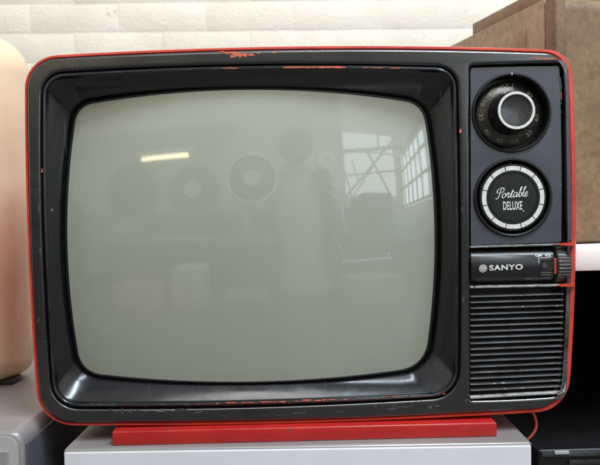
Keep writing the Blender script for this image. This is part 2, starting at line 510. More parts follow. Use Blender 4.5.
# fascia plate
fas_me = plate([fasw, Wl(inset(LIP, -1.3)), Wl(HOLE)], -0.0006, 0.0110, 0.0026)
for m in (M['frame'],): fas_me.materials.append(m)
bm = bmesh.new()
FD = -0.0006
for (x, y, w, h, a) in ((228, 53.0, 8, 2.2, .0), (236, 54.2, 11, 4.2, .1), (244, 54.8, 9, 3.0, 0), (251, 54.6, 8, 2.0, 0.1), (258, 53.4, 4, 1.4, 0), (222, 51.8, 8, 1.0, 0), (274, 52.6, 5, .9, 0),
                        (232, 56.4, 4, 2.6, .4), (240, 56.6, 3, 2.0, 1.2)):
    blob(bm, x, y, w, h, FD, 1, 0.8, ang=a)
for (x, y, w, h) in ((455, 101, 1.6, 3.0), (460.5, 131, 2.0, 3.4), (548, 58.6, 26, .9), (536, 57.6, 12, .7), (42, 171, 1.4, 4)):
    blob(bm, x, y, w, h, FD, 1, 0.9)
for (x, y, w, h) in ((148, 411, 8, 1.2), (160, 411.5, 12, 1.3), (172, 411, 5, 1), (122, 410, 1.6, 4), (122.5, 413, 1.2, 2), (130, 411, 2.4, 3), (392, 409, 9, .7), (404, 407, 12, .6), (466, 401, 1.2, 4), (431, 407, 1.4, 2.5),
                     (180, 409.5, 9, .8), (300, 413, 14, .5), (340, 412, 10, .5), (40, 250, 1.0, 6), (38.5, 210, .7, 9), (38.5, 320, .8, 5), (462, 210, .9, 5), (463, 300, .8, 7)):
    blob(bm, x, y, w, h, FD, 2, 0.9)
for k in range(26):
    blob(bm, random.uniform(110, 210) if k % 2 else random.uniform(370, 440), random.uniform(408, 413) if k % 2 else random.uniform(404, 409), random.uniform(.8, 3.5), random.uniform(.4, 1.0), FD, 2, 1.0, n=9)
add_to(fas_me, bm, [M['chip'], M['scuff']])
link('front_fascia', fas_me, M['frame'], tv, label='black front frame with chipped edges', sharp=60, wn=True)

# picture tube: shallow dome
SC = Vector((250.5, 237.0))
R_CRT = 0.70
sc0 = W(SC.x, SC.y, 0.01)


def dome(x, z): return -0.001 + ((x - sc0.x)**2 + (z - sc0.z)**2) / (2 * R_CRT)


def Wd(px, py, extra=0.0):
    d = 0.02
    for _ in range(4):
        p = W(px, py, d); d = dome(p.x, p.z) + extra
    return W(px, py, d)


bm = bmesh.new()
scr_o = inset(SCR, -1.0)
rings = []
NR = 22
for k in range(1, NR + 1):
    s = k / NR
    rings.append([Wd(SC.x + (p.x - SC.x) * s, SC.y + (p.y - SC.y) * s) for p in scr_o])
rings.append([p + Vector((0, 0.012, 0)) for p in rings[-1]])
vs = loft(bm, rings)
cv = bm.verts.new(Wd(SC.x, SC.y))
for i in range(len(vs[0])): bm.faces.new((cv, vs[0][(i + 1) % len(vs[0])], vs[0][i]))
scr = link('screen', bm_mesh(bm, 'screen'), M['crt'], tv, label='grey green curved picture tube', sharp=50)

# rubber edge of the tube
GAS = []
for i, p in enumerate(SCR):
    v = (p - SC).normalized()
    side = abs(v.x) ** 1.5
    top = 0.2 if v.y < 0 else 1.0
    GAS.append(1.0 + 2.6 * side + (1.0 * top * (1 - side)))
t_o = []
n = len(SCR)
for i in range(n):
    t = (SCR[(i + 1) % n] - SCR[i - 1]).normalized()
    t_o.append(SCR[i] - Vector((-t.y, t.x)) * GAS[i])
bm = bmesh.new()
rings = [[Wd(p.x, p.y, 0.0005) for p in inset(SCR, 0.3)], [Wd(p.x, p.y, -0.0012) for p in inset(SCR, -0.8)],
         [Wd(p.x, p.y, -0.0012) for p in [a.lerp(b, 0.7) for a, b in zip(SCR, t_o)]], [Wd(p.x, p.y, 0.001) for p in t_o], [Wd(p.x, p.y, 0.006) for p in inset(t_o, -0.6)]]
loft(bm, rings)
link('screen_gasket', bm_mesh(bm, 'gasket'), M['gasket'], tv)

# funnel surround with raised lip
LIN = inset(LIP, 5.2)
bm = bmesh.new()
rings = [Wl(LIP, 0.006), Wl(inset(LIP, 0.1), 0.0005), Wl(inset(LIP, 0.8), -0.0014), Wl(inset(LIP, 2.2), -0.0022), Wl(inset(LIP, 3.8), -0.0012), Wl(inset(LIP, 4.6), 0.0012), Wl(LIN, 0.0026)]
NT = 16
dE = [Wd(p.x, p.y, 0.001).y for p in t_o]
for k in range(1, NT + 1):
    s = k / NT
    ring = []
    for a, b, de in zip(LIN, t_o, dE):
        p = a.lerp(b, s)
        ring.append(W(p.x, p.y, 0.0026 + (de - 0.0026) * (0.80 * s + 0.20 * s**3.0)))
    rings.append(ring)
loft(bm, rings)
sur_me = bm_mesh(bm, 'surround')
sur_me.materials.append(M['surround'])
bm = bmesh.new()
x = 205.0                                            # worn lower lip and chipped upper lip
while x < 452:
    w = random.uniform(2, 11)
    if random.random() < (0.75 if 220 < x < 345 else 0.22):
        t = (x - 54) / 404
        yb = 407 - 11 * t + 4 * 4 * t * (1 - t) - 3.2
        blob(bm, x, yb + random.uniform(-.4, .4), w, random.uniform(.5, 1.3), -0.0019, 1, 0.9)
    x += w * random.uniform(.7, 1.3)
x = 286.0
while x < 344:
    w = random.uniform(5, 12)
    t = (x - 43) / 413
    yt = 74.5 - 7 * t - 5.5 * 4 * t * (1 - t) + 2.2
    blob(bm, x, yt, w, random.uniform(1.2, 2.0), -0.0021, 1, 0.5)
    x += w * 0.7
for (x, w) in ((366, 6), (378, 14), (395, 9), (232, 12), (225, 6)):
    t = (x - 43) / 413
    blob(bm, x, 74.5 - 7 * t - 5.5 * 4 * t * (1 - t) + 2.2, w, .7, -0.0021, 1, 0.9)
for k in range(60):
    x = random.uniform(90, 440); t = (x - 54) / 404
    blob(bm, x, 407 - 11 * t + 16 * t * (1 - t) - random.uniform(2.0, 3.6), random.uniform(1, 5), random.uniform(.3, .7), -0.0020, 2, 1.0, n=9)
add_to(sur_me, bm, [M['chip'], M['scuff']])
link('screen_surround', sur_me, M['surround'], tv, label='glossy black funnel round the tube', sharp=60)

# panel backing and control panel
bm = bmesh.new()
prism(bm, Wl(inset(HOLE, -3)), 0.0165, 0.019)
link('panel_backing', bm_mesh(bm, 'backing'), M['matteblack'], tv)

# dials: axes on the front plane
A1 = W(512.3, 112.3); A2 = W(513.6, 197.4)
P = K


def circle(c, r, n=96): return [Vector((c.x + r * math.cos(2 * math.pi * k / n), 0, c.z + r * math.sin(2 * math.pi * k / n))) for k in range(n)]


PAN = outl([(471, 67.2), (560.5, 65.3), (562.5, 242.5), (471.5, 245.8)], (0.3, 1.2, 0, 0), (3, 2, 2, 2))
pan_me = plate([Wl(PAN), circle(A1, 39.5 * P), circle(A2, 39.3 * P)], 0.0022, 0.004, 0.0005, res=2)
pan_me.materials.append(M['panel'])
bm = bmesh.new()
for k in range(22):
    blob(bm, random.choice((473, 474, 560.4, 561)) + random.uniform(-.6, .6), random.uniform(70, 240), random.uniform(.5, 1.3), random.uniform(.7, 3.5), 0.0022, 1, 0.9, n=9)
blob(bm, 561.0, 86, 1.1, 12, 0.0022, 1, .8); blob(bm, 561.2, 96, .9, 8, 0.0022, 2, .8); blob(bm, 482, 80, 1.4, 1.2, 0.0022, 1); blob(bm, 552.5, 117, 1.3, 2, 0.0022, 1)
add_to(pan_me, bm, [M['scuff'], M['chip']])
pan = link('control_panel', pan_me, M['panel'], tv, label='navy blue control panel', sharp=50, wn=True)
# right hand slot edge strip
bm = bmesh.new()
prism(bm, [W(565.0, 72), W(567.6, 74), W(571.4, 240), W(567.6, 240)], -0.001, 0.004)
link('panel_trim', bm_mesh(bm, 'trim'), M['panel'], pan)

# --- tuning dial
bm = lathe(A1.x, A1.z, [(r * P, y) for r, y in ((40.2, .0030), (40.2, .0012), (39.6, .0004), (38.4, .0002), (37.6, .0008), (37.4, .002), (37.0, .0145), (37.0, .0160), (0, .0160))])
link_t = link('tuning_dial', bm_mesh(bm, 'dial_well'), M['black'], tv, label='round well of the tuning dial', sharp=40)
bm = lathe(A1.x, A1.z, [(r * P, y) for r, y in ((33.6, .0158), (33.6, .0112), (33.0, .0104), (24, .0072), (20, .0062), (0, .0062))])
# a scribed pointer line
disc_y = lambda X, Z: .0104 - (33.0 - min(33.0, max(24.0, math.hypot(X - A1.x, Z - A1.z) / P))) / 9.0 * .0032
link('dial_disc', bm_mesh(bm, 'disc'), M['dialblack'], link_t, label='shiny black disc with faded channel numbers', sharp=30)
bm = bmesh.new()
for txt, ang in (("21", 96), ("25", 124), ("30", 156), ("35", 186), ("40", 219), ("45", 249), ("50", 281), ("55", 315), ("60", 351), ("68", 42)):
    a = math.radians(ang)
    c = Vector((A1.x + 28.6 * P * math.cos(a), 0, A1.z + 28.6 * P * math.sin(a)))
    place_text(text_mesh(txt, 0.012), c, 7.2 * P, 4.2 * P, a + math.pi / 2, disc_y, bm=bm)
link('lettering', bm_mesh(bm, 'nums'), M['cream'], link_t, sharp=None)
bm = bmesh.new()
for r0, r1, a in ((22, 31.5, 82),):
    a = math.radians(a); u = Vector((math.cos(a), 0, math.sin(a))); v = Vector((-u.z, 0, u.x))
    q = [A1 + u * r0 * P - v * .25 * P, A1 + u * r1 * P - v * .25 * P, A1 + u * r1 * P + v * .25 * P, A1 + u * r0 * P + v * .25 * P]
    ya, yb = [disc_y((A1 + u * r * P).x, (A1 + u * r * P).z) for r in (r0, r1)]
    vs = [bm.verts.new((p.x, y - .00015, p.z)) for p, y in zip(q, (ya - .001, yb, yb, ya - .001))]
    bm.faces.new(vs)
# index tick on the rim of the well
prism(bm, [A1 + Vector((dx * P, 0, dz * P)) for dx, dz in ((-.6, 37.2), (.6, 37.2), (.6, 40.0), (-.6, 40.0))], -0.0001, 0.0012)
link('index_mark', bm_mesh(bm, 'tick'), M['grey_print'], link_t, sharp=None)
bm = lathe(A1.x, A1.z, [(r * P, y) for r, y in ((22.5, .0075), (21.6, .0035), (20.2, -.0040), (19.0, -.0094), (18.7, -.0104), (18.0, -.0108), (15.9, -.0108), (15.6, -.0104), (14.6, -.0096), (8, -.0088), (0, -.0086))])
link('knob', bm_mesh(bm, 'knob'), M['dialblack'], link_t, label='protruding black tuning knob with hollow face', sharp=25)
bm = lathe(A1.x, A1.z, [(r * P, y) for r, y in ((18.5, -.0100), (18.55, -.0110), (18.2, -.0115), (16.2, -.0115), (15.8, -.0111), (15.8, -.0100))])
link('knob_ring', bm_mesh(bm, 'ring'), M['white'], link_t, label='white ring round the knob face', sharp=40)

# --- lower badge dial
bm = lathe(A2.x, A2.z, [(r * P, y) for r, y in ((40.0, .0030), (40.0, .0010), (39.4, .0002), (38.2, .0000), (37.2, .0008), (36.8, .0040), (35.8, .0085), (35.2, .0090), (34.6, .0060), (34.2, .0022), (33.6, .0014), (26.0, .0014), (25.2, .0014), (24.9, .0022), (24.3, .0022), (24.0, .0016), (0, .0016))])
dial2 = link('badge_dial', bm_mesh(bm, 'badge'), M['black'], tv, label='flat black dial with white ring and script', sharp=40)
bm = bmesh.new()
for k in range(12):
    a0 = math.radians(15.2 + 30 * k + 0.9); a1 = math.radians(15.2 + 30 * (k + 1) - 0.9)
    poly = [Vector((A2.x + 31.7 * P * math.cos(a0 + (a1 - a0) * j / 8), 0, A2.z + 31.7 * P * math.sin(a0 + (a1 - a0) * j / 8))) for j in range(9)]
    poly += [Vector((A2.x + 27.3 * P * math.cos(a1 + (a0 - a1) * j / 8), 0, A2.z + 27.3 * P * math.sin(a1 + (a0 - a1) * j / 8))) for j in range(9)]
    prism(bm, poly, 0.0009, 0.002)
link('white_ring', bm_mesh(bm, 'segments'), M['white'], dial2, label='white ring cut into twelve segments', sharp=None)


def catmull(pts, m=8):
    out = []
    for i in range(len(pts) - 1):
        p0 = pts[max(0, i - 1)]; p1 = pts[i]; p2 = pts[i + 1]; p3 = pts[min(len(pts) - 1, i + 2)]
        for k in range(m):
            t = k / m
            out.append(tuple(0.5 * (2 * b + (c - a) * t + (2 * a - 5 * b + 4 * c - d) * t * t + (3 * b - a - 3 * c + d) * t**3) for a, b, c, d in zip(p0, p1, p2, p3)))
    out.append(pts[-1])
    return out


STROKES = [
    [(0.95, 1.95), (0.8, 1.2), (0.6, 0.2), (0.25, -0.1), (-0.1, 0.1)],
    [(0.25, 1.0), (-0.05, 1.45), (0.4, 1.95), (1.15, 2.1), (1.7, 1.75), (1.45, 1.2), (0.85, 0.95)],
    [(1.95, 0.95), (1.6, 0.75), (1.55, 0.2), (1.9, 0.0), (2.3, 0.3), (2.28, 0.8), (1.98, 0.95), (2.3, 0.8), (2.6, 0.85)],
    [(2.55, 0.3), (2.8, 1.08), (2.95, 0.85), (3.2, 0.92), (3.08, 0.5), (3.05, 0.12), (3.25, 0.0), (3.6, 0.35)],
    [(3.6, 0.35), (4.0, 1.6), (3.8, 0.5), (3.85, 0.05), (4.15, 0.1), (4.4, 0.45)],
    [(3.6, 1.12), (3.95, 1.2), (4.4, 1.16)],
    [(5.15, 0.8), (4.8, 1.0), (4.42, 0.6), (4.47, 0.1), (4.82, 0.05), (5.12, 0.5), (5.25, 0.95), (5.15, 0.4), (5.25, 0.05), (5.55, 0.2)],
    [(5.5, 0.2), (5.9, 1.1), (6.12, 1.85), (5.98, 2.05), (5.83, 1.6), (5.78, 0.3), (6.02, 0.0), (6.38, 0.3), (6.32, 0.8), (6.02, 0.75)],
    [(6.4, 0.45), (6.85, 1.25), (7.08, 1.9), (6.94, 2.08), (6.78, 1.6), (6.77, 0.3), (6.97, 0.02), (7.28, 0.25)],
    [(7.25, 0.3), (7.62, 0.55), (7.74, 0.85), (7.54, 1.0), (7.28, 0.7), (7.33, 0.15), (7.62, 0.0), (8.05, 0.35)],
]
bm = bmesh.new()
cs = W(512.6, 194.9); s_x = 35.0 * P / 8.75; s_y = 4.9 * P
tilt = 0.055
sy0 = 0.0016; SN = 0
for st in STROKES:
    pts = []
    for x, y in catmull(st):
        X = (x - 4.0 + 0.34 * (y - .5)) * s_x; Z = (y - 0.5) * s_y
        pts.append(Vector((cs.x + X * math.cos(tilt) - Z * math.sin(tilt), 0, cs.z + X * math.sin(tilt) + Z * math.cos(tilt))))
    L, R = [], []
    for i, p in enumerate(pts):
        t = (pts[min(len(pts) - 1, i + 1)] - pts[max(0, i - 1)])
        if t.length < 1e-9: t = Vector((1, 0, 0))
        t.normalize(); nn = Vector((-t.z, 0, t.x))
        w = P * (0.20 + 0.34 * abs(t.z * 0.8 - t.x * 0.35))
        L.append(p + nn * w); R.append(p - nn * w)
    SN += 1
    a = [bm.verts.new((p.x, sy0 - .0002 - .00004 * SN - 6e-7 * i, p.z)) for i, p in enumerate(L)]; b = [bm.verts.new((p.x, sy0 - .0002 - .00004 * SN - 6e-7 * i, p.z)) for i, p in enumerate(R)]
    for i in range(len(a) - 1): bm.faces.new((a[i], a[i + 1], b[i + 1], b[i]))
flat2 = lambda X, Z: 0.0016
place_text(text_mesh("DELUXE", 0.016, 1.08), W(513.2, 205.6), 19.4 * P, 8.6 * P, 0.0, flat2, 0.00025, bm=bm)
q = W(524, 211); bmesh.ops.create_circle(bm, cap_ends=True, radius=.65 * P, segments=12, matrix=Matrix.Translation((q.x, 0.00125, q.z)) @ Matrix.Rotation(math.pi / 2, 4, 'X'))
link('lettering', bm_mesh(bm, 'script'), M['white'], dial2, sharp=None)

# --- volume bar
bar = None
zT = (W(470, 249.8).z + W(555, 247.5).z) / 2; zB = (W(470, 284.6).z + W(555, 282.5).z) / 2
zM, hB = (zT + zB) / 2, (zT - zB) / 2
xL, xR = W(470.8, 267).x, W(554.5, 265).x
bar_y = lambda X, Z: 0.0105 - 0.0125 * math.sqrt(max(0.0, 1 - min(1.0, abs(Z - zM) / hB)**2))
bm = bmesh.new()
rings = []
NB = 32
for X in (xL + .0, xL + .0006, xR - .0006, xR):
    sh = 0.94 if X in (xL, xR) else 1.0
    ring = []
    for k in range(NB + 1):
        Z = zM + hB * math.cos(math.pi * k / NB) * sh
        ring.append(Vector((X, bar_y(X, zM + hB * math.cos(math.pi * k / NB)) + (0 if sh == 1 else .0004), Z)))
    ring.append(Vector((X, 0.0155, zM - hB * .94))); ring.append(Vector((X, 0.0155, zM + hB * .94)))
    rings.append(ring)
loft(bm, rings, True, True)
M['barmat'] = mat('satin_black_bar', (0.011, 0.011, 0.014), rough=0.40, spec=0.6, rvar=0.07, var=.2, specks=(70, .08, .2))
bar_me = bm_mesh(bm, 'bar'); bar_me.materials.append(M['barmat'])
bar = link('volume_bar', bar_me, M['surround'], tv, label='black rounded bar with white lettering', sharp=45)
bm = bmesh.new()
place_text(text_mesh("SANYO", 0.03, 1.12), W(505.3, 267.2), 33.8 * P, 5.6 * P, 0.015, bar_y, 0.0002, bm=bm)
place_text(text_mesh("OFF", 0.02), W(538.8, 255.6), 6.8 * P, 2.6 * P, 0, bar_y, 0.0002, bm=bm)
place_text(text_mesh("VOL", 0.02), W(548.2, 255.3), 6.8 * P, 2.6 * P, 0, bar_y, 0.0002, bm=bm)
# emblem: a disc woven from light lozenges with dark lines between
ec = W(482.4, 268.4)
for i in range(-3, 4):
    for j in range(-3, 4):
        u, v = (i - j) * 1.22, (i + j) * 1.22
        if math.hypot(u, v) < 3.6:
            poly = []
            for a in (0, 90, 180, 270):
                dx, dz = u + 0.98 * math.cos(math.radians(a)), v + 0.98 * math.sin(math.radians(a))
                rr = math.hypot(dx, dz)
                if rr > 4.0: dx, dz = dx * 4.0 / rr, dz * 4.0 / rr
                poly.append(Vector((ec.x + dx * P, 0, ec.z + dz * P)))
            vs = [bm.verts.new((p.x, bar_y(p.x, p.z) - .0002, p.z)) for p in poly]
            bm.faces.new(vs)
ring_i = [bm.verts.new((ec.x + 3.5 * P * math.cos(a * math.pi / 18), bar_y(0, ec.z + 3.5 * P * math.sin(a * math.pi / 18)) - .00025, ec.z + 3.5 * P * math.sin(a * math.pi / 18))) for a in range(36)]
ring_o = [bm.verts.new((ec.x + 4.0 * P * math.cos(a * math.pi / 18), bar_y(0, ec.z + 4.0 * P * math.sin(a * math.pi / 18)) - .00025, ec.z + 4.0 * P * math.sin(a * math.pi / 18))) for a in range(36)]
for a in range(36): bm.faces.new((ring_i[a], ring_i[(a + 1) % 36], ring_o[(a + 1) % 36], ring_o[a]))
link('lettering', bm_mesh(bm, 'logo'), M['white'], bar, sharp=None)
bm = bmesh.new()
place_text(text_mesh("MADE IN JAPAN", 0.0), W(538.5, 279.0), 25.5 * P, 2.3 * P, 0.02, bar_y, 0.0002, bm=bm)
for x0, x1, y in ((540.2, 551.8, 272.2), (541, 551, 274.6)):
    x = x0
    while x < x1:
        w = random.uniform(.6, 1.2)
        pl = [W(x, y - .55), W(x + w, y - .55), W(x + w, y + .55), W(x, y + .55)]
        bm.faces.new([bm.verts.new((p.x, bar_y(p.x, p.z) - .0002, p.z)) for p in pl]); x += w + .5
for pl in ([(537.8, 257.6), (550, 257.2), (550, 257.8), (537.8, 258.2)], [(537.8, 257.6), (538.5, 257.6), (538.5, 263), (537.8, 263)]):
    bm.faces.new([bm.verts.new((p.x, bar_y(p.x, p.z) - .0002, p.z)) for p in (W(*q) for q in pl)])
link('small_print', bm_mesh(bm, 'print'), M['grey_print'], bar, sharp=None)
# switch window
wq = [W(540.6, 260), W(552, 259.6), W(552, 270.2), W(540.6, 270.6)]
wd = bar_y(0, zM) - .0002
bm = bmesh.new()
o_ = wq; i_ = [W(541.6, 261), W(551, 260.6), W(551, 269.3), W(541.6, 269.6)]
av = [bm.verts.new((p.x, wd + .0006, p.z)) for p in o_]; bv = [bm.verts.new((p.x, wd - .0002, p.z)) for p in o_]
cv_ = [bm.verts.new((p.x, wd - .0002, p.z)) for p in i_]; dv = [bm.verts.new((p.x, wd + .0001, p.z)) for p in i_]
for k in range(4):
    k2 = (k + 1) % 4
    for A, B in ((av, bv), (bv, cv_), (cv_, dv)): bm.faces.new((A[k], A[k2], B[k2], B[k]))
bm.faces.new(dv)
win = link('switch_window', bm_mesh(bm, 'win'), M['matteblack'], bar, sharp=None)
bm = bmesh.new()
blob(bm, 544.6, 265.4, 4.2, 5.2, wd, 0, .3, thick=.0003)
link('slide_button', bm_mesh(bm, 'btn'), mat('grey_violet_plastic', (0.07, 0.05, 0.055), 0.5), bar, sharp=None)
bm = bmesh.new()
prism(bm, [W(553.0, 258), W(555.4, 258), W(555.6, 273), W(553.4, 274)], bar_y(0, zM) - .0004, 0.004)
link('side_marker', bm_mesh(bm, 'marker'), mat('dull_red_marker', (0.35, 0.05, 0.04), 0.5, var=.5, vscale=200), bar, sharp=None)

# thumb wheel
bm = bmesh.new()
wx0, wx1 = W(557.3, 266).x, W(572.0, 265).x
zc_, rw = W(565, 265.6).z, 19.0 * P
NW = 132
prof = [(wx0, 0.86), (wx0 + .0006, 0.96), (wx0 + .0014, 1.0), (wx1 - .0026, 1.0), (wx1 - .0010, 0.95), (wx1, 0.84)]
rings = []
for X, s in prof:
    ring = []
    for k in range(NW):
        a = 2 * math.pi * k / NW
        rr = rw * s * (1.0 if k % 4 in (0, 1) else 0.955)
        ring.append(Vector((X, 0.0125 + rr * 0.95 * -math.cos(a), zc_ + rr * math.sin(a))))
    rings.append(ring)
loft(bm, rings, True, True)
link('volume_wheel', bm_mesh(bm, 'wheel'), mat('ribbed_wheel', (0.07, 0.066, 0.064), 0.36, specks=(200, .25, .3)), tv, label='ribbed grey black thumb wheel', sharp=20)

# red tabs of the shell gripping the channel
for y0, y1 in ((245.6, 244.4), (286.6, 285.4)):
    bm = bmesh.new()
    sl = (y1 - y0) / 86 * 1.0
    yy = lambda x: y0 + 1.2 + (y1 - y0 - 1.4) * (x - 470) / 104
    prism(bm, [W(x, yy(x) + dy) for x, dy in ((559.2, -.3), (560.5, -1.2), (563, -1.0), (565, -1.6), (570, -1.7), (574.4, -1.9), (574.6, 1.7), (570, 1.5), (566, 1.4), (563.4, 1.0), (561.4, 1.2), (559.6, .6))], -0.0009, 0.004)
    for x, w, h in ((556.6, 2.2, .8), (553.8, 1.4, .6), (558.2, 1.4, 1.2)):
        blob(bm, x, yy(x) + random.uniform(-.5, .5), w, h, -0.0003, 0, .7, thick=.0003)
    link('red_tab', bm_mesh(bm, 'tab'), M['red'], tv, label='chipped red strip of the shell beside the thumb wheel', sharp=None)

# worn edges of the channel and the speaker recess
def edge_bar(name, a, b, h, d, label=None, m='worn'):
    bm = bmesh.new()
    p, q = W(*a), W(*b)
    t = (q - p).normalized(); nz = Vector((-t.z, 0, t.x)) * h * P / 2
    sec = ((-1, d + .006), (-1, d + .0006), (-.5, d), (.5, d), (1, d + .0006), (1, d + .006))
    N = 30
    rings = []
    for k in range(N + 1):
        c = p.lerp(q, k / N)
        j = 0.00015 * mnoise.noise(Vector((k * .7, h, a[1])))
        rings.append([Vector((c.x + nz.x * s, y + j, c.z + nz.z * s + j)) for s, y in sec])
    loft(bm, rings, True, True)
    return link(name, bm_mesh(bm, name), M[m], tv, label=label, sharp=40)


edge_bar('channel_edge', (470.5, 247.2), (561.5, 244.5), 2.2, 0.0000, 'worn edge above the volume bar, its highlight put in as grey', 'edge_highlight')  # wear, plus the edge highlight put into a lighter grey
edge_bar('channel_edge', (470.5, 287.4), (561.5, 285.5), 2.2, 0.0000, 'worn edge under the volume bar, its highlight put in as pale grey')

# speaker grille
bm = bmesh.new()
NS = 17
for k in range(NS):
    t = k / (NS - 1)
    yl, yr = 297.0 + (391.0 - 297.0) * t, 294.2 + (386.6 - 294.2) * t
    a, b = W(471.2, yl), W(564.8 - 0.5 * t, yr)
    sec = ((1.1, .0100), (0.75, .0042), (0.35, .0024), (-0.55, .0014), (-0.85, .0020), (-1.5, .0100))
    N = 10
    rings = []
    for i in range(N + 1):
        c = a.lerp(b, i / N)
        rings.append([Vector((c.x, y + .0002 * mnoise.noise(Vector((i * .5, k, 0))), c.z + s * P)) for s, y in sec])
    loft(bm, rings, True, True)
grille = bm_mesh(bm, 'grille')
M['slat'] = mat('black_grille_slats', (0.085, 0.085, 0.087), rough=0.30, spec=.8, var=.6, vscale=40, specks=(130, .2, .3), speck_col=(.3, .3, .29))
link('speaker_grille', grille, M['slat'], tv, label='speaker grille of horizontal black slats', sharp=30)
edge_bar('grille_edge', (470.5, 398.0), (562.5, 392.6), 2.6, -0.0006, 'scuffed pale lower edge of the grille')
bm = bmesh.new()
for (x, y, w, h, a) in ((562.5, 392.2, 6, 1.2, -.1), (564.6, 389.5, 1.3, 5, .15), (563.6, 390.6, 2.4, 2.0, 0), (565.0, 385, 1.0, 4, 0), (560, 394, 4, .9, -.2), (558.5, 391.2, 3, .9, 0)):
    blob(bm, x, y, w, h, -0.0010, 0, .8, n=14, ang=a)
me = bm_mesh(bm, 'wear')
link('worn_corner', me, M['worn'], tv, sharp=None)

# foot
x0, x1 = W(112, 437, -.009).x, W(497, 427, -.009).x
zfoot = W(305, 427.3, -.009).z
foot = link('foot', box_mesh(x0, x1, -.009, 0.19, Z_BOX, zfoot, 0.0012, 3), M['redfoot'], tv, label='flat red plinth under the set', sharp=40)
link('foot_neck', box_mesh(x0 + .03, x1 - .03, 0.03, 0.17, zfoot - .002, W(300, 415, .03).z, 0.002, 2), M['redfoot'], tv, sharp=40)

# ------------------------------------------------------------------ silver cabinet under the set
bl_, br_ = W(62, 449, -.016), W(533, 443, -.027)
by_ = math.atan2(br_.y - bl_.y, br_.x - bl_.x)
bw = math.hypot(br_.y - bl_.y, br_.x - bl_.x)
bpv = Vector((bl_.x, bl_.y, 0))
cab = root('storage_cabinet', ((bl_.x + br_.x) / 2, .1, Z_BOX - .42), 'silver grey flat topped cabinet standing under the red television', 'cabinet')
link('body', box_mesh(bl_.x, bl_.x + bw, bl_.y + .002, bl_.y + .38, Z_BOX - .42, Z_BOX, 0.0030, 4, by_, bpv), M['silver'], cab, sharp=40)
link('lit_front', box_mesh(bl_.x + .0015, bl_.x + bw - .0015, bl_.y - .0005, bl_.y + .0025, Z_BOX - .415, Z_BOX - .0022, 0.0012, 3, by_, bpv), mat('lit_front_tone', (0.62, 0.61, 0.64), .35, rvar=.08, var=.06, vscale=9, bump=.03, bscale=600, specks=(35, .06, .3), speck_col=(.3, .28, .27), edge=(.002, (.8, .79, .78), .7)), cab, sharp=40)  # stronger light on the front is put into a paler colour than the body

# ------------------------------------------------------------------ grey casing at the lower left
gx1 = W(22, 432, -.030).x
gz = W(12, 432, -.030).z
gr = root('grey_casing', (gx1 - .16, .1, Z_BOX - .42), 'grey metal equipment casing with dark side under the cream casing', 'equipment casing')
bm = bmesh.new()
# cross-section with a rounded right shoulder, swept along depth
sec = [(-.34, Z_BOX - .42), (-.34, gz - .01), (-.33, gz)]
for k in range(9):
    a = math.pi / 2 * k / 8
    sec.append((-.010 + .010 * math.sin(a), gz - .010 + .010 * math.cos(a)))
sec += [(0, Z_BOX - .42)]
rings = []
for y, ins in ((-.030, .003), (-.0285, .0008), (-.026, 0), (.36, 0)):
    rings.append([Vector((gx1 + x + (-ins if x > -.2 else ins), y, z - (ins if z > Z_BOX - .2 else 0))) for x, z in sec])
loft(bm, rings, True, True)
me = bm_mesh(bm, 'casing')
link('housing', me, M['greycase'], gr, sharp=40)
bm = bmesh.new()
loft(bm, [[Vector((gx1 + x + (-.0035 if x > -.2 else .0035), y, z - (.0035 if z > Z_BOX - .2 else 0))) for x, z in sec] for y in (-.0312, -.0290)], True, True)
link('front_face', bm_mesh(bm, 'front_face'), mat('lit_casing_front', (.47, .45, .44), .32, spec=.6, rvar=.06, metal=.15), gr, sharp=40)  # lit copy of the housing grey: front light put into the colour
link('side_panel', box_mesh(gx1 - .001, gx1 + .0022, -.024, .35, Z_BOX - .41, gz - .012, .0008, 2), M['greyside'], gr, label='dark slate side, its shade put into the colour', sharp=40)  # shade on this side is worked into the slate tone
link('front_plate', box_mesh(gx1 - .30, W(7.5, 455, -.033).x, -.0335, -.0300, Z_BOX - .40, W(5, 451, -.033).z, .0012, 3), M['silver'], gr, sharp=40)

# ------------------------------------------------------------------ cream casing at the left
bm = bmesh.new()
cxr = W(32.0, 220, .17).x
czt, czb = W(0, 36.0, .17).z, gz + .0015
cr_t, cr_b = .044, .022
sec = []
for k in range(17):
    a = math.pi / 2 * k / 16
    sec.append((cxr - cr_t + cr_t * math.sin(a), czt - cr_t + cr_t * math.cos(a)))
for k in range(13):
    a = math.pi / 2 * k / 12
    sec.append((cxr - .004 - cr_b + cr_b * math.cos(a), czb + cr_b - cr_b * math.sin(a)))
sec += [(cxr - .30, czb)]
for k in range(13):
    a = math.pi / 2 * k / 12
    sec.append((cxr - .30 - cr_t * math.sin(a), czt - cr_t + cr_t * math.cos(a)) if False else (cxr - .30 - .04 * math.sin(math.pi / 2 - a) * 0 - .04 + .04 * math.cos(math.pi / 2 * (1 - k / 12)) * 0, czb + (czt - czb) * k / 12))
cm = Vector((cxr - .16, 0, (czt + czb) / 2))
rings = []
for k in range(15):
    a = math.pi / 2 * k / 14
    ins = .045 * (1 - math.sin(a)); y = .085 + .075 * (1 - math.cos(a))
    ring = []
    for x, z in sec:
        v = Vector((x, 0, z)) - cm
        ring.append(Vector((cm.x + v.x * (1 - ins / .17), y, cm.z + v.z * (1 - ins / ((czt - czb) / 2)))))
    rings.append(ring)
rings.append([Vector((x, .175, z)) for x, z in sec])
rings.append([Vector((cm.x + (x - cm.x) * .97, .19, cm.z + (z - cm.z) * .97)) for x, z in sec])
loft(bm, rings, True, True)
cc = root('cream_casing', (cxr - .16, .15, czb), 'glossy cream plastic casing with rounded corner left of the red television', 'plastic casing')
link('housing', bm_mesh(bm, 'cream'), M['creamcase'], cc, sharp=50)
